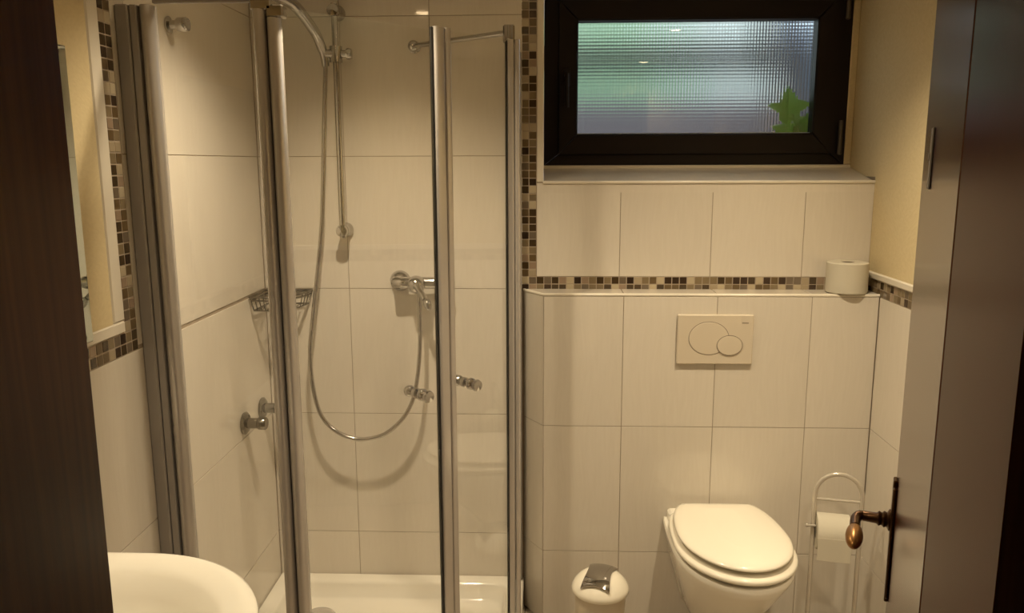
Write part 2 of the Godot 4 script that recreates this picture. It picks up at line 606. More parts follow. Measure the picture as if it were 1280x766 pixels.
func build_window() -> void:
	var d0 := 2.955
	var d1 := 3.03
	var x0 := 0.0
	var x1 := 1.064
	var y0 := 1.589
	var y1 := 2.205
	var st := mb()
	# outer frame: four mitred bars
	var bar := func(s: SurfaceTool, ax0: float, ax1: float, ay0: float, ay1: float, w: float, wb: float, dn: float, df: float) -> void:
		var o := [V(ax0, ay0, dn), V(ax1, ay0, dn), V(ax1, ay1, dn), V(ax0, ay1, dn)]
		var i := [V(ax0 + w, ay0 + wb, dn), V(ax1 - w, ay0 + wb, dn), V(ax1 - w, ay1 - w, dn), V(ax0 + w, ay1 - w, dn)]
		var g := 0.0003
		for k in 4:
			var m := (k + 1) % 4
			var dir: Vector3 = (o[m] - o[k]).normalized()
			var back := Vector3(0, 0, -(df - dn))
			var a: Vector3 = o[k] + dir * g
			var b: Vector3 = o[m] - dir * g
			var c: Vector3 = i[m] - dir * g
			var e: Vector3 = i[k] + dir * g
			# a bevel towards the inside edge
			var bev := Vector3(0, 0, -0.006)
			var n: Vector3 = ((e - a) - dir * dir.dot(e - a)).normalized() * 0.006
			var faces := [[a, b, c - n, e - n], [e - n, c - n, c + bev, e + bev], [a, b, b + back, a + back], [e + bev, c + bev, c + back, e + back], [a, e - n, e + bev, e + back, a + back], [b, c - n, c + bev, c + back, b + back], [a + back, b + back, c + back, e + back]]
			convex(s, faces, (a + b + c + e) / 4 + back / 2)
	bar.call(st, x0, x1, y0, y1, 0.058, 0.044, d0, d1)
	var w := obj("window_1", st, M.window_black)
	setting(w, "small black framed window with patterned obscure glass above the tiled shelf", "window")
	st = mb()
	bar.call(st, x0 + 0.053, x1 - 0.053, y0 + 0.04, y1 - 0.053, 0.066, 0.07, d0 - 0.012, d0 + 0.05)
	var sash := obj("sash", st, M.window_black, w)
	# the pane
	var gx0 := x0 + 0.112
	var gx1 := x1 - 0.112
	var gy0 := y0 + 0.109
	var gy1 := y1 - 0.112
	var gd := d0 + 0.022
	var gt := 0.006
	var a := V(gx0, gy0, gd)
	var b := V(gx1, gy0, gd)
	var c := V(gx1, gy1, gd)
	var e := V(gx0, gy1, gd)
	var k := Vector3(0, 0, -gt)
	var am := ArrayMesh.new()
	st = mb()
	convex(st, [[a, b, c, e]], (a + c) / 2 + k)
	convex(st, [[a, b, b + k, a + k], [b, c, c + k, b + k], [c, e, e + k, c + k], [e, a, a + k, e + k]], (a + c) / 2 + k / 2)
	st.generate_normals()
	st.set_material(M.pane_inside)
	st.commit(am)
	# the pearled outer face: rows of small bulges, steeper sideways than upwards
	st = mb()
	var nx := 480
	var ny := 132
	var grid := []
	for j in ny + 1:
		var row := []
		for i in nx + 1:
			var h := 0.0
			if i > 0 and j > 0 and i < nx and j < ny:
				h = 0.00065 * (0.5 - 0.5 * cos(TAU * i / 6.0)) + 0.00045 * (0.5 - 0.5 * cos(TAU * j / 4.0))
			row.append(V(lerpf(gx0, gx1, float(i) / nx), lerpf(gy0, gy1, float(j) / ny), gd + gt + h))
		grid.append(row)
	for j in ny:
		for i in nx:
			tri(st, grid[j][i], grid[j][i + 1], grid[j + 1][i + 1], 1)
			tri(st, grid[j][i], grid[j + 1][i + 1], grid[j + 1][i], 1)
	st.generate_normals()
	st.set_material(M.pane_outside)
	st.commit(am)
	var pane := MeshInstance3D.new()
	pane.mesh = am
	pane.name = "pane"
	pane.set_meta("label", "obscure glass pane with a fine pearled pattern")
	sash.add_child(pane, true)
	# bright glazing bead below the pane
	st = mb()
	bd(st, gx0 + 0.002, gx1 - 0.004, gy0 + 0.0005, gy0 + 0.0045, gd - 0.006, gd - 0.001)
	obj("glazing_bead", st, mat("bead_white", Color(0.8, 0.85, 0.9), 0.3), sash)
	# hinges and handle
	for yy in [[1.628, 1.742], [2.085, 2.19]]:
		st = mb()
		tube(st, [V(1.041, yy[0], d0 - 0.016), V(1.041, yy[1], d0 - 0.016)], 0.0075, 12)
		ball(st, V(1.041, yy[0], d0 - 0.016), Vector3(0.0085, 0.006, 0.0085), Vector3.UP, 12)
		obj("hinge", st, M.hinge_grey, w)
	st = mb()
	bx(st, V(0.079, 1.895, d0 - 0.016), Vector3(0.028, 0.06, 0.008), 0.003)
	tube(st, [V(0.079, 1.9, d0 - 0.018), V(0.079, 1.9, d0 - 0.045)], 0.008, 12)
	tube(st, curve([V(0.079, 1.905, d0 - 0.045), V(0.079, 1.85, d0 - 0.048), V(0.08, 1.79, d0 - 0.045)], 8), 0.0075, 12)
	obj("handle", st, M.window_black, sash)
	# sill and reveals
	st = mb()
	convex(st, [[V(-0.002, 1.5335, DB), V(XR, 1.5335, DB), V(XR, 1.58, 2.956), V(-0.002, 1.58, 2.956)], [V(-0.002, 1.5, DB), V(XR, 1.5, DB), V(XR, 1.5, 2.956), V(-0.002, 1.5, 2.956)], [V(-0.002, 1.5, DB), V(XR, 1.5, DB), V(XR, 1.5335, DB), V(-0.002, 1.5335, DB)], [V(-0.002, 1.5, 2.956), V(XR, 1.5, 2.956), V(XR, 1.58, 2.956), V(-0.002, 1.58, 2.956)], [V(-0.002, 1.5, DB), V(-0.002, 1.5335, DB), V(-0.002, 1.58, 2.956), V(-0.002, 1.5, 2.956)], [V(XR, 1.5, DB), V(XR, 1.5335, DB), V(XR, 1.58, 2.956), V(XR, 1.5, 2.956)]], V(0.5, 1.52, 2.85))
	var sill := obj("window_sill", st, M.tile_0, w)
	st = mb()
	tube(st, [V(-0.003, 1.534, DB - 0.001), V(XR - 0.001, 1.534, DB - 0.001)], 0.0055, 10)
	obj("edge_strip", st, M.trim_white, sill)
	st = mb()
	bd(st, -0.002, XR, 1.572, 1.589, 2.95, 2.97, 0.003)
	obj("sealing_strip", st, M.trim_white, w)
	st = mb()
	bd(st, x1, XR, 1.589, CEIL, 2.952, 2.99, 0.003)
	obj("plaster_strip", st, M.paint, w)

func build_outside() -> void:
	# garden behind the pane: ground at window height, a low wall, a rail, hedge, tree
	var st := mb()
	bd(st, -3.0, 5.0, 1.2, 1.3, 3.13, 4.6)
	bd(st, -6.0, 8.0, 1.2, 1.32, 4.6, 14.0)
	setting(obj("ground", st, M.gravel), "grey gravel ground outside the bathroom window", "ground")
	st = mb()
	bd(st, -1.5, 2.6, 1.3, 1.915, 4.5, 4.7, 0.01)
	tag(obj("garden_wall", st, M.concrete), "low grey wall outside, the dark band along the foot of the window", "garden wall")
	var rail := thing("fence", "dark wooden rail on posts outside, the dark stripe across the upper window", "fence", V(0, 1.32, 5.2))
	st = mb()
	bx(st, Vector3(0.15, 0.915, 0), Vector3(3.3, 0.15, 0.04), 0.004)
	obj("rail", st, M.rail_wood, rail)
	for x in [-1.4, 1.72]:
		st = mb()
		bx(st, Vector3(x, 0.5, 0.03), Vector3(0.09, 1.0, 0.07), 0.005)
		obj("post", st, M.rail_wood, rail)
	# hedge: lumpy crowns
	var nz := FastNoiseLite.new()
	nz.seed = 5
	nz.frequency = 1.6
	var crown := func(c: Vector3, size: Vector3, lump: float, sd: float) -> SurfaceTool:
		var s2 := mb()
		var rings := []
		for j in 19:
			var la := -PI / 2 + PI * j / 18.0
			var r := []
			for k in 32:
				var lo := TAU * k / 32.0
				var dir := Vector3(cos(la) * cos(lo), sin(la), cos(la) * sin(lo))
				r.append(c + dir * size * (1.0 + lump * nz.get_noise_3dv(dir * 2.0 + Vector3(sd, 0, 0)) + lump * 0.4 * nz.get_noise_3dv(dir * 7.0 + Vector3(0, sd, 0))))
			rings.append(r)
		loft(s2, rings)
		return s2
	tag(obj("hedge_bush", crown.call(V(0.42, 2.1, 6.4), Vector3(0.62, 0.78, 0.4), 0.2, 0.0), M.hedge), "green bush outside, behind the left third of the pane", "bush")
	tag(obj("hedge_bush", crown.call(V(1.62, 2.15, 8.2), Vector3(0.95, 1.1, 0.5), 0.2, 7.0), M.hedge_pale), "pale grey green bush outside, behind the middle of the pane", "bush")
	tag(obj("hedge_bush", crown.call(V(-0.2, 2.6, 9.6), Vector3(1.3, 1.5, 0.5), 0.2, 14.0), M.hedge_pale), "pale bush far outside, seen at the upper left corner of the pane", "bush")
	# leaning dark trunk, a blue grey board and a dark shrub at the right
	st = mb()
	tube(st, curve([V(1.34, 1.3, 4.15), V(1.27, 1.75, 4.15), V(1.19, 2.1, 4.2), V(1.12, 2.5, 4.2)], 10), 0.075, 10)
	tag(obj("tree_trunk", st, M.bark), "dark leaning tree trunk outside, behind the right half of the pane", "tree trunk")
	st = mb()
	bd(st, 1.64, 2.9, 1.32, 2.55, 5.5, 5.56, 0.01)
	tag(obj("garden_board", st, M.blue_board), "blue grey board standing outside, behind the right end of the pane", "board")
	tag(obj("shrub", crown.call(V(1.5, 1.72, 4.0), Vector3(0.14, 0.42, 0.14), 0.3, 21.0), M.leaf_dark), "dark shrub outside at the right edge of the pane", "shrub")
	# vine with big lobed leaves against the pane
	var vine := thing("vine", "bright green vine leaves outside touching the lower right of the pane", "vine", V(0.9, 1.3, 3.075))
	st = mb()
	tube(st, curve([Vector3(0.02, 0.005, -0.16), Vector3(0.0, 0.25, -0.13), Vector3(0.01, 0.38, -0.015), Vector3(0.03, 0.5, 0.0)], 10), 0.004, 8)
	obj("stem", st, M.leaf_dark, vine)
	var leaves := [[Vector3(-0.012, 0.485, 0.02), 0.082, 0.1], [Vector3(0.045, 0.42, 0.015), 0.07, -0.5], [Vector3(-0.01, 0.41, 0.01), 0.07, 2.7], [Vector3(-0.05, 0.36, 0.0), 0.05, 1.2]]
	for l in leaves:
		st = mb()
		var shape := [Vector2(0.0, -0.45), Vector2(0.22, -0.75), Vector2(0.5, -0.5), Vector2(0.42, -0.22), Vector2(0.98, 0.05), Vector2(0.62, 0.22), Vector2(0.42, 0.3), Vector2(0.3, 0.62), Vector2(0.05, 1.05), Vector2(-0.2, 0.7), Vector2(-0.38, 0.32), Vector2(-0.66, 0.3), Vector2(-1.0, 0.18), Vector2(-0.5, -0.2), Vector2(-0.55, -0.55), Vector2(-0.22, -0.72)]
		var b := Basis(Vector3(0, 0, 1), l[2]) * Basis(Vector3(1, 0, 0), -0.25)
		var t := []
		var g := []
		var n := shape.size()
		for i in n:
			var p: Vector2 = shape[i] * l[1]
			var q: Vector2 = shape[(i + 1) % n] * l[1]
			var f := func(v: Vector2, z: float) -> Vector3:
				return l[0] + b * Vector3(v.x, v.y, z - 2.2 * v.length_squared() + 0.55 * absf(v.x) + 0.25 * absf(v.y + v.x * 0.5))
			t.append_array([f.call(Vector2.ZERO, 0.0), f.call(p, 0.0), f.call(q, 0.0), f.call(Vector2.ZERO, -0.001), f.call(q, -0.001), f.call(p, -0.001), f.call(p, 0.0), f.call(p, -0.001), f.call(q, 0.0), f.call(q, 0.0), f.call(p, -0.001), f.call(q, -0.001)])
			g.append_array([-1, -1, -1, -1])
		closed(st, t, g)
		obj("leaf", st, M.leaf, vine)

func build_door() -> void:
	# door frame
	var st := mb()
	bd(st, -0.42, -0.354, 0.0, 2.06, 0.44, 0.6, 0.002)
	setting(obj("trim_4", st, M.jamb_wood), "dark brown wooden door frame at the left edge of the picture", "door frame")
	st = mb()
	prism(st, [Vector2(0.300, 0.6), Vector2(0.267, 0.45), Vector2(0.43, 0.45), Vector2(0.43, 0.6)], 0.0, 2.06)
	setting(obj("trim_5", st, M.jamb_wood), "dark reddish brown wooden door frame at the right edge of the picture", "door frame")
	st = mb()
	bd(st, -0.42, 0.43, 2.0, 2.06, 0.44, 0.6, 0.002)
	setting(obj("trim_6", st, M.jamb_wood), "dark wooden head of the door frame above the picture", "door frame")
	# the leaf, opened inwards
	var h := V(0.302, 0, 0.606)
	var e := V(0.5555, 0, 1.222)
	var along := (e - h).normalized()
	var leaf := Node3D.new()
	leaf.name = "door_1"
	add_child(leaf, true)
	# local x runs from hinge to free edge, local z out of the visible face
	var z := along.cross(Vector3.UP).normalized()
	if z.x > 0.0:
		z = -z
	var rt := Vector3.UP.cross(z)
	leaf.transform = Transform3D(Basis(rt, Vector3.UP, z), h)
	var s := signf(rt.dot(along))
	var length := h.distance_to(e)
	setting(leaf, "brown wooden door leaf opened into the bathroom, seen almost edge on", "door")
	st = mb()
	bx(st, Vector3(s * length / 2, 1.0, -0.02), Vector3(length, 1.98, 0.04), 0.003)
	obj("door_panel", st, M.door_wood, leaf)
	var hx := s * (length - 0.055)
	st = mb()
	bx(st, Vector3(hx, 1.03, 0.003), Vector3(0.036, 0.178, 0.006), 0.002)
	var tip := [Vector2(0.018, 0.0), Vector2(0.014, 0.012), Vector2(0.0, 0.02)]
	bx(st, Vector3(hx, 1.123, 0.003), Vector3(0.02, 0.012, 0.006), 0.0015)
	bx(st, Vector3(hx, 0.938, 0.003), Vector3(0.02, 0.012, 0.006), 0.0015)
	var plate := obj("handle_plate", st, M.bronze, leaf)
	st = mb()
	lathe(st, [Vector2(0, 0.003), Vector2(0.016, 0.003), Vector2(0.0165, 0.008), Vector2(0.011, 0.011), Vector2(0.0125, 0.015), Vector2(0.0095, 0.018), Vector2(0.0115, 0.022), Vector2(0.0085, 0.025), Vector2(0.0075, 0.05), Vector2(0.0, 0.05)], Vector3(hx, 1.062, 0), Vector3(0, 0, 1), 20)
	tube(st, curve([Vector3(hx, 1.062, 0.044), Vector3(hx - s * 0.003, 1.062, 0.05), Vector3(hx - s * 0.012, 1.060, 0.054), Vector3(hx - s * 0.035, 1.057, 0.054)], 10), 0.0078, 12)
	obj("lever", st, M.bronze, leaf)
	st = mb()
	ball(st, Vector3(hx - s * 0.062, 1.054, 0.054), Vector3(0.0125, 0.032, 0.0125), Vector3(-s, -0.1, 0.0), 20)
	var grip := obj("lever_grip", st, M.brass, leaf)
	grip.set_meta("label", "egg shaped brass grip")
	# small plate high on the leaf
	st = mb()
	bx(st, Vector3(s * length * 0.62, 1.603, 0.0015), Vector3(0.03, 0.072, 0.003), 0.001)
	tube(st, [Vector3(s * length * 0.62, 1.605, 0.002), Vector3(s * length * 0.62, 1.605, 0.0045)], 0.005, 10)
	obj("latch_plate", st, M.alu_dark, leaf)

func build_shower() -> void:
	# tray: pentagon with a raised rim and a sunk floor
	var tray := thing("shower_tray", "white five sided shower tray in the left back corner", "shower tray", Vector3.ZERO)
	var o := [Vector2(XL + 0.001, 1.845), Vector2(-0.62, 1.845), Vector2(-0.068, 2.42), Vector2(-0.068, DB - 0.001), Vector2(XL + 0.001, DB - 0.001)]
	var ring := func(inset: float, y: float, rad: float) -> Array:
		var c := Vector2.ZERO
		var pts := []
		var n := o.size()
		var ins := []
		for i in n:
			var p: Vector2 = o[i]
			var a: Vector2 = (o[(i + n - 1) % n] - p).normalized()
			var b: Vector2 = (o[(i + 1) % n] - p).normalized()
			var bis := (a + b).normalized()
			var sn := absf(a.cross(bis))
			ins.append(p + bis * inset / maxf(sn, 0.2))
		for i in n:
			var p: Vector2 = ins[i]
			var a: Vector2 = (ins[(i + n - 1) % n] - p)
			var b: Vector2 = (ins[(i + 1) % n] - p)
			var ra := minf(rad, minf(a.length(), b.length()) * 0.45)
			var p0 := p + a.normalized() * ra
			var p2 := p + b.normalized() * ra
			for k in 7:
				var t := k / 6.0
				var q := p0.lerp(p, t).lerp(p.lerp(p2, t), t)
				pts.append(V(q.x, y, q.y))
		return pts
	var st := mb()
	loft(st, [ring.call(0.0, 0.0, 0.003), ring.call(0.0, 0.108, 0.003), ring.call(0.004, 0.114, 0.004), ring.call(0.05, 0.114, 0.05), ring.call(0.056, 0.111, 0.055), ring.call(0.06, 0.103, 0.06), ring.call(0.07, 0.062, 0.07), ring.call(0.08, 0.056, 0.08), ring.call(0.16, 0.054, 0.1), ring.call(0.2, 0.053, 0.1)], [2, 3, 1, 1, 1, 1, 1, 1, 1])
	obj("basin", st, M.ceramic, tray)
	st = mb()
	lathe(st, [Vector2(0, 0.0), Vector2(0.056, 0.0), Vector2(0.056, 0.008), Vector2(0.05, 0.014), Vector2(0.03, 0.018), Vector2(0, 0.019)], V(-0.77, 0.052, 2.525), Vector3.UP, 28)
	obj("drain_cover", st, M.alu, tray)
	# enclosure
	var en := thing("shower_enclosure", "glass shower enclosure with aluminium profiles and two hinged door leaves", "shower enclosure", Vector3.ZERO)
	var y0 := 0.116
	var y1 := 1.952
	# wall profile at the left
	st = mb()
	bd(st, XL + 0.0005, -0.932, y0, y1, 1.855, 1.9, 0.003)
	bd(st, -0.931, -0.914, y0, y1, 1.86, 1.897, 0.002)
	obj("wall_profile", st, M.alu_dark, en)
	var rounded := func(s2: SurfaceTool, cx: float, cd: float, w: float, dp: float, ang: float, ya: float, yb: float, ex := 1.0) -> void:
		# a bar of half round section, its round side to the room
		var r := []
		for yy in [ya, yb]:
			var q := []
			for k in 15:
				var a := PI * k / 14.0
				var lx := -signf(cos(a)) * pow(absf(cos(a)), ex) * w / 2
				var ld := -pow(maxf(sin(a), 0.0), ex) * dp * 0.75
				q.append(V(cx + lx * cos(ang) - ld * sin(ang), yy, cd + lx * sin(ang) + ld * cos(ang)))
			for e in [[0.5, 0.25], [-0.5, 0.25]]:
				var lx: float = e[0] * w
				var ld: float = e[1] * dp
				q.append(V(cx + lx * cos(ang) - ld * sin(ang), yy, cd + lx * sin(ang) + ld * cos(ang)))
			r.append(q)
		loft(s2, r)
	st = mb()
	rounded.call(st, -0.898, 1.885, 0.032, 0.034, 0.0, y0, y1)
	obj("profile", st, M.alu, en)
	# fixed panel and post
	st = mb()
	bd(st, -0.884, -0.655, y0 + 0.005, y1 + 0.004, 1.88, 1.886, 0.0008)
	obj("fixed_pane", st, M.shower_glass, en)
	st = mb()
	bd(st, -0.884, -0.655, y1 + 0.0045, y1 + 0.0125, 1.876, 1.89, 0.001)
	obj("top_rail", st, M.alu_dark, en)
	st = mb()
	rounded.call(st, -0.6415, 1.882, 0.03, 0.032, 0.0, y0, y1 - 0.012)
	obj("post", st, M.alu, en)
	st = mb()
	bd(st, -0.6275, -0.6255, y0, y1 - 0.02, 1.878, 1.895)
	obj("rubber_seal", st, M.rubber, en)
	st = mb()
	bd(st, -0.66, -0.612, y1 - 0.013, y1 + 0.012, 1.87, 1.905, 0.003)
	bd(st, -0.625, -0.585, y1 - 0.03, y1 - 0.001, 1.87, 1.905, 0.004)
	tube(st, [V(-0.645, y1 + 0.01, 1.885), V(-0.645, y1 + 0.03, 1.885)], 0.008, 12)
	obj("post_cap", st, M.chrome, en)
	# left door leaf
	var ax := Vector2(-0.61, 1.89)
	var dg := Vector2(-0.101, 2.45) - ax
	var dl := dg.length()
	dg = dg / dl
	var bx2 := ax + dg * 0.465
	var a1 := atan2(bx2.y - ax.y, bx2.x - ax.x)
	var left := Node3D.new()
	left.name = "door_leaf"
	left.set_meta("label", "left door leaf, hinged at the post")
	en.add_child(left, true)
	var slab := func(s2: SurfaceTool, p: Vector2, q: Vector2, ya: float, yb: float, th: float) -> void:
		var n := (q - p).normalized().orthogonal() * th / 2
		prism(s2, [p + n, q + n, q - n, p - n], ya, yb)
	st = mb()
	slab.call(st, ax, bx2, y0 + 0.02, y1 - 0.004, 0.006)
	obj("pane", st, M.shower_glass, left)
	st = mb()
	rounded.call(st, -0.6105, 1.886, 0.03, 0.032, 0.0, y0 + 0.01, y1 - 0.03)
	obj("hinge_profile", st, M.alu, left)
	st = mb()
	rounded.call(st, (ax + dg * 0.481).x, (ax + dg * 0.481).y, 0.034, 0.016, a1, y0 + 0.01, y1 + 0.006, 0.45)
	obj("edge_profile", st, M.alu, left)
	st = mb()
	slab.call(st, ax + dg * 0.4575, ax + dg * 0.463, y0 + 0.02, y1 + 0.004, 0.008)
	obj("rubber_seal", st, M.rubber, left)
	# right door leaf
	var cx := ax + dg * 0.521
	var dx := ax + dg * (dl - 0.012)
	var rl := Node3D.new()
	rl.name = numbered("door_leaf", en)
	rl.name = "door_leaf_001"
	rl.set_meta("label", "narrow right door leaf")
	en.add_child(rl, true)
	st = mb()
	slab.call(st, cx, dx, y0 + 0.02, y1, 0.006)
	obj("pane", st, M.shower_glass, rl)
	st = mb()
	slab.call(st, ax + dg * (dl - 0.0165), ax + dg * (dl - 0.0135), y0 + 0.02, y1 - 0.004, 0.007)
	obj("rubber_seal", st, M.rubber, rl)
	st = mb()
	rounded.call(st, (ax + dg * 0.51).x, (ax + dg * 0.51).y, 0.022, 0.016, a1, y0 + 0.01, y1 + 0.006, 0.45)
	obj("edge_profile", st, M.alu, rl)
	# right corner profile, side pane and wall profile
	st = mb()
	rounded.call(st, -0.0985, 2.452, 0.021, 0.022, 0.0, y0, y1, 0.5)
	rounded.call(st, -0.079, 2.455, 0.016, 0.024, 0.0, y0, y1, 0.6)
	obj("corner_profile", st, M.alu, en)
	st = mb()
	bd(st, -0.094, -0.088, y0 + 0.004, y1, 2.46, 2.7, 0.0008)
	obj("side_pane", st, M.shower_glass, en)
	st = mb()
	bd(st, -0.107, -0.074, y0, y1, 2.69, DB - 0.0005, 0.004)
	obj("wall_profile", st, M.alu_dark, en)
	# brace from the corner to the back wall
	st = mb()
	bx(st, V(-0.103, y1 + 0.016, 2.455), Vector3(0.034, 0.052, 0.034), 0.004)
	bx(st, V(-0.103, y1 + 0.02, 2.437), Vector3(0.008, 0.04, 0.006), 0.001)
	obj("clamp", st, M.chrome, en)
	st = mb()
	tube(st, [V(-0.1, 1.974, 2.455), V(-0.418, 1.972, 2.695)], 0.0085, 14)
	obj("brace_bar", st, M.chrome, en)
	st = mb()
	ball(st, V(-0.423, 1.972, 2.702), Vector3(0.019, 0.019, 0.019), Vector3.UP, 20)
	lathe(st, [Vector2(0.0, 0), Vector2(0.02, 0), Vector2(0.02, 0.004), Vector2(0.012, 0.009), Vector2(0.0, 0.01)], V(-0.423, 1.972, DB - 0.0005), Vector3(0, 0, 1), 20)
	obj("wall_flange", st, M.chrome, en)
	# knobs: one through each leaf
	var n1 := Vector3(sin(a1), 0, cos(a1))
	var knob := func(parent: Node3D, at: Vector3, n: Vector3) -> void:
		var s3 := mb()
		lathe(s3, [Vector2(0.0000, -0.0432), Vector2(0.0112, -0.0432), Vector2(0.0156, -0.0360), Vector2(0.0169, -0.0264), Vector2(0.0131, -0.0168), Vector2(0.0075, -0.0120), Vector2(0.0075, -0.0072), Vector2(0.0150, -0.0060), Vector2(0.0150, 0.0060), Vector2(0.0075, 0.0072), Vector2(0.0075, 0.0120), Vector2(0.0144, 0.0168), Vector2(0.0181, 0.0252), Vector2(0.0169, 0.0336), Vector2(0.0112, 0.0396), Vector2(0.0000, 0.0396)], at, n, 24)
		var kb := obj("knob", s3, M.chrome, parent)
		s3 = mb()
		lathe(s3, [Vector2(0.0000, 0.0396), Vector2(0.0075, 0.0396), Vector2(0.0156, 0.0444), Vector2(0.0181, 0.0516), Vector2(0.0156, 0.0588), Vector2(0.0000, 0.0612)], at, n, 24)
		obj("knob_cap", s3, M.chrome, kb)
	knob.call(left, V((ax + dg * 0.379).x, 0.965, (ax + dg * 0.379).y), n1)
	knob.call(rl, V((ax + dg * 0.562).x, 0.96, (ax + dg * 0.562).y), n1)

func build_shower_fittings() -> void:
	# riser rail
	var rail := thing("shower_rail", "chrome riser rail on the shower's back wall", "shower rail", Vector3.ZERO)
	var st := mb()
	tube(st, [V(-0.668, 1.355, 2.664), V(-0.668, 2.1, 2.664)], 0.0105, 16)
	obj("rail", st, M.chrome, rail)
	for y in [1.378, 2.078]:
		st = mb()
		lathe(st, [Vector2(0, 0.001), Vector2(0.024, 0.001), Vector2(0.025, 0.012), Vector2(0.02, 0.02), Vector2(0.017, 0.03), Vector2(0.019, 0.06), Vector2(0.021, 0.068), Vector2(0.018, 0.078), Vector2(0.0, 0.08)], V(-0.67, y, DB), Vector3(0, 0, 1), 24)
		obj("bracket", st, M.chrome, rail)
	var sl := mb()
	tube(sl, [V(-0.668, 1.918, 2.664), V(-0.668, 1.968, 2.664)], 0.021, 18)
	tube(sl, [V(-0.668, 1.945, 2.664), V(-0.702, 1.943, 2.645)], 0.014, 14)
	tube(sl, [V(-0.668, 1.945, 2.664), V(-0.632, 1.945, 2.668)], 0.012, 14)
	var slider := obj("slider", sl, M.chrome, rail)
	st = mb()
	lathe(st, [Vector2(0, 0), Vector2(0.017, 0.0), Vector2(0.019, 0.006), Vector2(0.016, 0.016), Vector2(0, 0.018)], V(-0.634, 1.945, 2.668), Vector3.RIGHT, 18)
	obj("slider_knob", st, M.chrome, slider)
	# hand shower
	var hs := thing("hand_shower", "chrome hand shower hanging in the holder of the riser rail", "hand shower", Vector3.ZERO)
	st = mb()
	var hp := curve([V(-0.699, 1.905, 2.652), V(-0.703, 1.942, 2.646), V(-0.712, 1.99, 2.615), V(-0.727, 2.03, 2.56), V(-0.746, 2.064, 2.5), V(-0.772, 2.078, 2.44), V(-0.79, 2.078, 2.4)], 24)
	var rad := []
	for i in hp.size():
		rad.append(lerpf(0.0145, 0.0185, float(i) / hp.size()) if i > 3 else 0.012)
	tube(st, hp, 0.013, 16, rad)
	obj("handle", st, M.chrome, hs)
	st = mb()
	lathe(st, [Vector2(0, -0.012), Vector2(0.036, -0.012), Vector2(0.042, -0.004), Vector2(0.04, 0.008), Vector2(0.024, 0.022), Vector2(0, 0.026)], V(-0.802, 2.085, 2.375), Vector3(0.15, 0.85, -0.5), 28)
	obj("spray_head", st, M.chrome, hs)
	# hose
	st = mb()
	var pts := [V(-0.699, 1.912, 2.652), V(-0.707, 1.787, 2.65), V(-0.718, 1.61, 2.65), V(-0.733, 1.403, 2.648), V(-0.754, 1.243, 2.645), V(-0.778, 1.08, 2.643), V(-0.791, 0.969, 2.64), V(-0.788, 0.857, 2.64), V(-0.768, 0.757, 2.64), V(-0.728, 0.7, 2.64), V(-0.673, 0.669, 2.64), V(-0.618, 0.661, 2.64), V(-0.548, 0.679, 2.64), V(-0.491, 0.725, 2.64), V(-0.453, 0.783, 2.643), V(-0.433, 0.85, 2.647), V(-0.42, 0.95, 2.652), V(-0.416, 1.054, 2.656), V(-0.416, 1.168, 2.66)]
	var cp := curve(pts, 620)
	var rr := []
	for i in cp.size():
		rr.append(0.0076 if i % 2 == 0 else 0.0064)
	tube(st, cp, 0.007, 10, rr)
	tag(obj("shower_hose", st, M.hose), "ribbed metal shower hose looping from the hand shower to the mixer", "shower hose")
	# mixer
	var mx := thing("shower_mixer", "chrome single lever shower mixer on the back wall of the shower", "shower mixer", Vector3.ZERO)
	for x in [-0.49, -0.34]:
		st = mb()
		lathe(st, [Vector2(0, 0.0005), Vector2(0.034, 0.0005), Vector2(0.036, 0.008), Vector2(0.031, 0.02), Vector2(0.024, 0.026), Vector2(0.021, 0.07), Vector2(0.0, 0.074)], V(x, 1.203, DB), Vector3(0, 0, 1), 28)
		obj("rosette", st, M.chrome, mx)
	st = mb()
	tube(st, [V(-0.51, 1.203, 2.668), V(-0.505, 1.203, 2.668), V(-0.46, 1.203, 2.668), V(-0.37, 1.203, 2.668), V(-0.325, 1.203, 2.668), V(-0.32, 1.203, 2.668)], 0.02, 20, [0.014, 0.0205, 0.0205, 0.0205, 0.0205, 0.014])
	tube(st, [V(-0.416, 1.2, 2.664), V(-0.416, 1.168, 2.66)], 0.012, 16)
	obj("body", st, M.chrome, mx)
	st = mb()
	lathe(st, [Vector2(0, -0.01), Vector2(0.029, -0.008), Vector2(0.031, 0.012), Vector2(0.027, 0.034), Vector2(0.016, 0.046), Vector2(0, 0.049)], V(-0.424, 1.2, 2.655), Vector3(0, 0.05, 1), 24)
	tube(st, curve([V(-0.418, 1.2, 2.616), V(-0.4, 1.18, 2.592), V(-0.386, 1.162, 2.574)], 6), 0.009, 12, [0.014, 0.012, 0.011, 0.01, 0.01, 0.009, 0.009])
	var lever := obj("lever", st, M.chrome, mx)
	st = mb()
	ball(st, V(-0.376, 1.148, 2.566), Vector3(0.0135, 0.022, 0.0135), V(0.4, -1, -0.45), 16)
	obj("lever_tip", st, M.chrome, lever)
	# corner basket of wire
	var bk := thing("soap_basket", "small chrome wire corner basket in the back corner of the shower", "soap basket", Vector3.ZERO)
	var rim := [Vector2(-0.957, 2.56), Vector2(-0.9, 2.556), Vector2(-0.85, 2.585), Vector2(-0.81, 2.64), Vector2(-0.797, 2.72), Vector2(-0.957, 2.72)]
	var loop := func(s2: SurfaceTool, y: float, inset: float, r: float) -> void:
		var c := Vector2(-0.9, 2.66)
		var q := []
		for p in rim:
			q.append(V(lerpf(p.x, c.x, inset), y, lerpf(p.y, c.y, inset)))
		q.append(q[0])
		tube(s2, q, r, 8)
	st = mb()
	loop.call(st, 1.17, 0.0, 0.0042)
	loop.call(st, 1.158, 0.03, 0.003)
	obj("rim", st, M.basket_wire, bk)
	st = mb()
	loop.call(st, 1.124, 0.12, 0.003)
	obj("base_ring", st, M.basket_wire, bk)
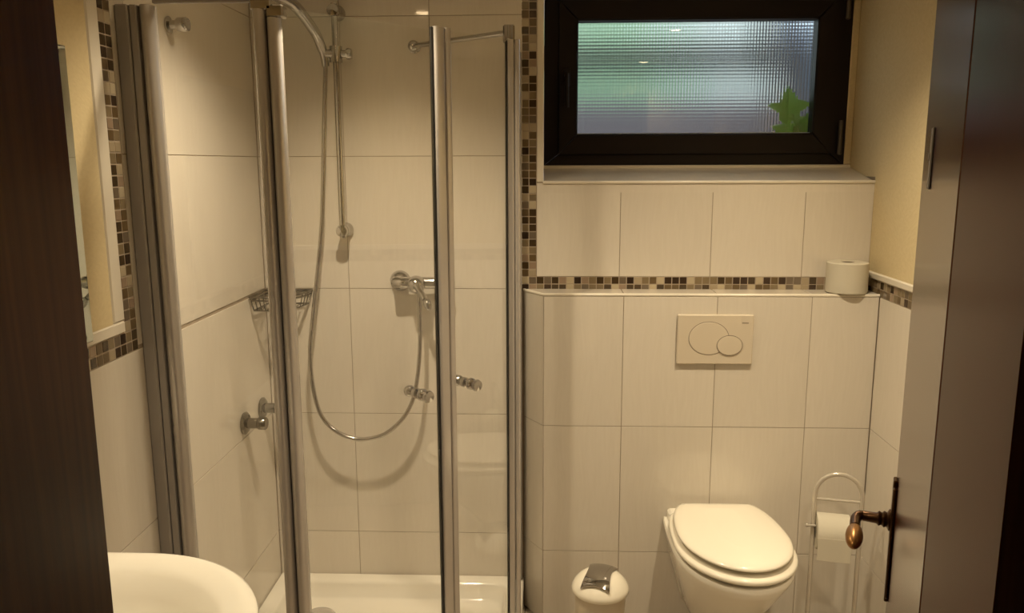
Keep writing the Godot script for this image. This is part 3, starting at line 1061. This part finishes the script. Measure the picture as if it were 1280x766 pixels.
	for i in 12:
		var f := i / 11.0
		var p: Vector2
		if f < 0.35:
			p = rim[0].lerp(rim[1], f / 0.35)
		elif f < 0.7:
			p = rim[1].lerp(rim[3], (f - 0.35) / 0.35)
		else:
			p = rim[3].lerp(rim[4], (f - 0.7) / 0.3)
		var c := Vector2(-0.9, 2.66)
		var q := p.lerp(c, 0.12)
		var back := Vector2(minf(q.x + 0.0, -0.815), 2.705) if f > 0.2 else Vector2(-0.95, 2.705)
		st = mb()
		tube(st, [V(p.x, 1.17, p.y), V(q.x, 1.124, q.y), V(back.x, 1.124, back.y)], 0.0021, 6)
		obj("wire", st, M.basket_wire, bk)
	# two pipe stubs on the left wall
	var spots := [[2.458, 0.776, "chrome capped pipe connection on the left shower wall, the one nearer the room"], [2.622, 0.776, "chrome capped pipe connection on the left shower wall, the one nearer the corner"]]
	for s in spots:
		var t := thing("pipe_connection", s[2], "pipe fitting", V(XL, s[1], s[0]))
		st = mb()
		lathe(st, [Vector2(0, 0.0005), Vector2(0.036, 0.0005), Vector2(0.037, 0.006), Vector2(0.03, 0.012), Vector2(0.02, 0.014), Vector2(0, 0.014)], Vector3.ZERO, Vector3.RIGHT, 28)
		obj("rosette", st, M.old_chrome, t)
		st = mb()
		lathe(st, [Vector2(0, 0.01), Vector2(0.017, 0.01), Vector2(0.017, 0.046), Vector2(0.0205, 0.049), Vector2(0.0205, 0.07), Vector2(0.017, 0.074), Vector2(0, 0.073)], Vector3.ZERO, Vector3.RIGHT, 24)
		obj("stub", st, M.old_chrome, t)
	# hook high on the left wall
	var hk := thing("towel_hook", "short chrome hook high on the left shower wall", "hook", V(XL, 1.95, 2.12))
	st = mb()
	lathe(st, [Vector2(0, 0.0005), Vector2(0.02, 0.0005), Vector2(0.021, 0.006), Vector2(0.012, 0.01), Vector2(0.01, 0.03), Vector2(0.0, 0.03)], Vector3.ZERO, Vector3.RIGHT, 20)
	obj("base", st, M.chrome, hk)
	st = mb()
	lathe(st, [Vector2(0, 0.026), Vector2(0.016, 0.026), Vector2(0.018, 0.03), Vector2(0.018, 0.05), Vector2(0.016, 0.054), Vector2(0, 0.054)], Vector3.ZERO, Vector3.RIGHT, 20)
	obj("knob", st, M.chrome, hk)

# outline of lid, seat and rim seen from above: straight at the back, egg shaped to the front
func egg(cx: float, back: float, front: float, hw: float, hb: float, y: float, n := 48) -> Array:
	var out := []
	var wide := lerpf(back, front, 0.5)
	for k in n:
		var a := TAU * k / n
		var c := cos(a)
		var s := sin(a)
		var x: float
		var d: float
		if s <= 0.0:   # the front half
			x = c * hw
			d = wide + s * (wide - front)
		else:          # the back half narrows to a straight edge
			var e := pow(s, 0.75)
			var f := pow(absf(c), 0.62)
			x = signf(c) * lerpf(hb, hw, f) * (1.0 if absf(c) > 0.35 else absf(c) / 0.35)
			if absf(c) <= 0.35:
				x = signf(c) * lerpf(hb, hw, pow(0.35, 0.62)) * absf(c) / 0.35
				d = back
			else:
				var q := sqrt(1.0 - c * c) / sqrt(1.0 - 0.1225)
				d = wide + (back - wide) * q
		out.append(V(cx + x + (2.62 - d) * 0.035, y, d))
	return out

func build_toilet() -> void:
	var cx := 0.583
	var t := thing("toilet", "white wall hung toilet with closed lid on the low tiled wall", "toilet", Vector3.ZERO)
	var st := mb()
	# bowl: rows of back, front, half width, half width at the wall, height
	var rows := [[2.62, 2.135, 0.176, 0.155, 0.402], [2.62, 2.13, 0.18, 0.158, 0.396], [2.62, 2.132, 0.179, 0.158, 0.385], [2.62, 2.15, 0.172, 0.155, 0.36], [2.62, 2.19, 0.158, 0.15, 0.31], [2.62, 2.245, 0.14, 0.142, 0.25], [2.62, 2.31, 0.12, 0.13, 0.19], [2.62, 2.37, 0.104, 0.12, 0.14], [2.62, 2.42, 0.09, 0.11, 0.1], [2.62, 2.46, 0.075, 0.1, 0.085]]
	var rings := []
	for r in rows:
		rings.append(egg(cx, r[0], r[1], r[2], r[3], r[4]))
	loft(st, rings)
	obj("bowl", st, M.ceramic, t)
	# raised ceramic block behind the hinges
	st = mb()
	bd(st, cx - 0.157, cx + 0.157, 0.39, 0.435, 2.57, 2.6205, 0.008)
	obj("back_block", st, M.ceramic, t)
	# seat ring
	st = mb()
	rings = []
	for r in [[0.0, 0.0], [0.012, 0.415], [0.001, 0.417], [-0.003, 0.424], [0.0, 0.431], [0.006, 0.434], [0.012, 0.435]]:
		rings.append(egg(cx, 2.578, 2.13 + r[0], 0.179 - r[0], 0.115, r[1]))
	rings.remove_at(0)
	loft(st, rings)
	obj("seat", st, M.lid_plastic, t)
	st = mb()
	rings = []
	for r in [[0.03, 0.449], [0.004, 0.451], [0.0, 0.455], [0.003, 0.46], [0.012, 0.465], [0.03, 0.4685], [0.07, 0.471], [0.12, 0.4725]]:
		rings.append(egg(cx, 2.592 - r[0] * 0.5, 2.143 + r[0], 0.171 - r[0], 0.06 - r[0] * 0.3, r[1]))
	loft(st, rings)
	obj("lid", st, M.lid_plastic, t)
	for x in [-0.075, 0.075]:
		st = mb()
		tube(st, [V(cx + x - 0.016, 0.444, 2.585), V(cx + x + 0.016, 0.444, 2.585)], 0.01, 14)
		obj("hinge", st, M.lid_plastic, t)
	# flush plate
	var fp := thing("flush_plate", "white plastic flush plate with two round buttons on the wall above the toilet", "flush plate", V(0.563, 1.026, DF))
	st = mb()
	bx(st, Vector3(0, 0, 0.0065), Vector3(0.247, 0.166, 0.012), 0.003)
	obj("plate", st, M.plastic, fp)
	var button := func(c: Vector2, rx: float, ry: float, cut: bool) -> void:
		var s2 := mb()
		var n := 44
		var t2 := []
		var g2 := []
		var ring := func(k: float, z: float) -> Array:
			var o := []
			for i in n:
				var a := TAU * i / n
				o.append(Vector3(c.x + cos(a) * (rx - k), c.y + sin(a) * (ry - k), z))
			return o
		var up: float = 0.0 if cut else 0.0024
		loft(s2, [ring.call(0.0, 0.011), ring.call(0.0, 0.0128 + up), ring.call(0.0018, 0.0128 + up), ring.call(0.0018, 0.011)], [1, 2, 3], false)
		var groove := obj("groove", s2, M.gap_grey, fp)
		s2 = mb()
		loft(s2, [ring.call(0.0024, 0.011), ring.call(0.0024, 0.0134 + up), ring.call(0.0035, 0.014 + up), ring.call(0.03, 0.0143 + up)], [1, 2, 3])
		obj("button", s2, M.plastic, fp)
	button.call(Vector2(-0.0205, 0.004), 0.0665, 0.0565, true)
	button.call(Vector2(0.0475, -0.019), 0.0425, 0.0345, false)
	st = mb()
	bx(st, Vector3(0.096, 0.056, 0.0127), Vector3(0.021, 0.0035, 0.0006))
	obj("logo_mark", st, M.gap_grey, fp)

func roll(parent: Node3D, at: Vector3, axis: Vector3, r: float, len: float) -> void:
	var st := mb()
	var hl := len / 2
	lathe(st, [Vector2(0.022, -hl), Vector2(r - 0.003, -hl), Vector2(r, -hl + 0.003), Vector2(r, hl - 0.003), Vector2(r - 0.003, hl), Vector2(0.022, hl), Vector2(0.0215, hl - 0.002), Vector2(0.0215, -hl + 0.002), Vector2(0.022, -hl)], at, axis, 40)
	obj("paper", st, M.paper, parent)
	st = mb()
	lathe(st, [Vector2(0.0208, -hl + 0.001), Vector2(0.0213, -hl + 0.001), Vector2(0.0213, hl - 0.002), Vector2(0.0202, hl - 0.002), Vector2(0.0202, -hl + 0.001)], at, axis, 28)
	obj("core", st, M.core, parent)

func build_small_things() -> void:
	# roll on the shelf
	var t := thing("toilet_roll", "white toilet roll standing on the tiled shelf by the right wall", "toilet roll", V(0.996, LEDGE, 2.685 - 0.02))
	roll(t, Vector3(0, 0.0505, 0), Vector3.UP, 0.0655, 0.1)
	# paper stand
	var turn := -0.2
	var sp := V(0.934, 0, 2.44)
	var ps := thing("paper_stand", "white wire toilet paper stand with a rounded top beside the toilet", "paper stand", sp, turn)
	var st := mb()
	var arch := []
	arch.append(Vector3(-0.07, 0.03, 0))
	arch.append(Vector3(-0.07, 0.3, 0))
	for k in 17:
		var a := PI - PI * k / 16.0
		arch.append(Vector3(cos(a) * 0.07, 0.562 + sin(a) * 0.07, 0))
	arch.append(Vector3(0.07, 0.3, 0))
	arch.append(Vector3(0.07, 0.03, 0))
	tube(st, arch, 0.0072, 12)
	obj("hoop", st, M.wire_white, ps)
	st = mb()
	tube(st, [Vector3(-0.07, 0.545, 0), Vector3(0.07, 0.545, 0)], 0.0045, 10)
	obj("crossbar", st, M.wire_white, ps)
	st = mb()
	tube(st, [Vector3(-0.09, 0.458, 0.012), Vector3(0.07, 0.458, 0.012), Vector3(0.07, 0.458, 0)], 0.004, 10)
	ball(st, Vector3(-0.09, 0.458, 0.012), Vector3(0.006, 0.006, 0.006), Vector3.UP, 10)
	obj("roll_arm", st, M.wire_white, ps)
	st = mb()
	lathe(st, [Vector2(0, 0), Vector2(0.1, 0), Vector2(0.1, 0.012), Vector2(0.092, 0.024), Vector2(0.05, 0.03), Vector2(0, 0.032)], Vector3.ZERO, Vector3.UP, 32)
	obj("base", st, M.wire_white, ps)
	var b := Basis(Vector3.UP, turn)
	var t2 := thing("toilet_roll", "white toilet roll hanging on the wire paper stand", "toilet roll", sp + b * Vector3(-0.013, 0.443, 0.012), turn)
	roll(t2, Vector3.ZERO, Vector3.RIGHT, 0.058, 0.1)
	st = mb()
	bx(st, Vector3(0, -0.036, 0.0578), Vector3(0.099, 0.075, 0.0012), 0.0004)
	obj("loose_sheet", st, M.paper, t2)
	# bin
	var bin := thing("waste_bin", "small white pedal bin with a chrome swing flap on the floor left of the toilet", "bin", V(0.187, 0, 2.42))
	st = mb()
	lathe(st, [Vector2(0, 0), Vector2(0.07, 0), Vector2(0.073, 0.004), Vector2(0.083, 0.238), Vector2(0.0, 0.238)], Vector3.ZERO, Vector3.UP, 40)
	obj("body", st, M.plastic, bin)
	st = mb()
	lathe(st, [Vector2(0, 0.236), Vector2(0.09, 0.236), Vector2(0.0925, 0.24), Vector2(0.0925, 0.25), Vector2(0.09, 0.256), Vector2(0.083, 0.268), Vector2(0.07, 0.282), Vector2(0.052, 0.295), Vector2(0.03, 0.303), Vector2(0.0, 0.306)], Vector3.ZERO, Vector3.UP, 40)
	obj("lid", st, M.lid_plastic, bin)
	# the flap lies on the dome, a little proud of it
	st = mb()
	var dome := func(x: float, z: float) -> float:
		var r := clampf(sqrt(x * x + z * z) / 0.093, 0.0, 1.0)
		return 0.256 + 0.0515 * sqrt(maxf(0.0, 1.0 - r * r)) + 0.0025
	var yawb := Basis(Vector3.UP, -0.3)
	var top := []
	var low := []
	var nn := 10
	for j in nn + 1:
		for i in nn + 1:
			var v := lerpf(-0.05, 0.075, float(j) / nn)
			var hw := lerpf(0.047, 0.047, float(j) / nn) - 0.008 * sin(PI * float(j) / nn)
			var u := lerpf(-hw, hw, float(i) / nn)
			var q := yawb * Vector3(u, 0, v)
			top.append(Vector3(q.x, dome.call(q.x, q.z), q.z))
			low.append(Vector3(q.x, dome.call(q.x, q.z) - 0.004, q.z))
	var tr := []
	var gr := []
	var w := nn + 1
	for j in nn:
		for i in nn:
			var a := j * w + i
			tr.append_array([top[a], top[a + 1], top[a + w + 1], top[a], top[a + w + 1], top[a + w]])
			tr.append_array([low[a], low[a + w + 1], low[a + 1], low[a], low[a + w], low[a + w + 1]])
			gr.append_array([1, 1, 2, 2])
	for k in nn:
		for e in [[k, k + 1], [nn * w + k + 1, nn * w + k], [(k + 1) * w, k * w], [k * w + nn, (k + 1) * w + nn]]:
			tr.append_array([top[e[0]], low[e[0]], top[e[1]], top[e[1]], low[e[0]], low[e[1]]])
			gr.append_array([3, 3])
	closed(st, tr, gr)
	obj("swing_flap", st, M.chrome, bin)
	# washbasin on the left wall
	var wb := thing("washbasin", "white rounded washbasin on the left wall below the mirror", "washbasin", Vector3.ZERO)
	var outline := func(inset: float, y: float) -> Array:
		var o := []
		var r := 0.3 - inset
		var cxx := -0.766
		var cd := 1.145
		for k in 33:
			var a := -PI / 2 + PI * k / 32.0
			o.append(V(cxx + cos(a) * r, y, cd + sin(a) * r))
		var back := XL + 0.0005 + (0.0 if inset < 0.02 else inset + 0.05)
		for k in 7:
			o.append(V(lerpf(cxx, back, (k + 1) / 7.0), y, cd + r))
		for k in 7:
			o.append(V(lerpf(back, cxx, k / 7.0), y, cd - r))
		return o
	st = mb()
	var rs := []
	for r in [[0.13, 0.66], [0.1, 0.69], [0.06, 0.74], [0.025, 0.8], [0.006, 0.832], [0.0, 0.842], [0.002, 0.849], [0.008, 0.852], [0.016, 0.852], [0.052, 0.846], [0.066, 0.838], [0.09, 0.805], [0.12, 0.765], [0.16, 0.742], [0.2, 0.736], [0.25, 0.734]]:
		var inset: float = r[0]
		if rs.size() < 5:
			# outside of the bowl: keeps touching the wall
			var o := []
			for p in outline.call(0.0, r[1]):
				var c := V(XL + 0.0005, r[1], 1.145)
				o.append(c + (p - c) * Vector3(1.0 - inset * 2.6, 1, 1.0 - inset * 2.6))
			rs.append(o)
		else:
			rs.append(outline.call(inset, r[1]))
	loft(st, rs)
	obj("bowl", st, M.ceramic, wb)
	st = mb()
	lathe(st, [Vector2(0, 0), Vector2(0.022, 0), Vector2(0.021, 0.004), Vector2(0, 0.006)], V(-0.76, 0.734, 1.145), Vector3.UP, 20)
	obj("drain", st, M.chrome, wb)
	# mirror
	var mr := thing("mirror", "frameless wall mirror on the yellow field of the left wall", "mirror", V(XL, 1.532, 1.3))
	st = mb()
	bx(st, Vector3(0.012, 0, 0), Vector3(0.006, 0.6, 0.655), 0.002)
	obj("glass", st, M.mirror, mr)
	for z in [-0.29, 0.29]:
		for y in [-0.285, 0.285]:
			st = mb()
			lathe(st, [Vector2(0, -0.014), Vector2(0.009, -0.014), Vector2(0.009, 0.003), Vector2(0.006, 0.006), Vector2(0, 0.0065)], Vector3(0.014, y, z), Vector3.RIGHT, 16)
			obj("mirror_screw", st, M.chrome, mr)
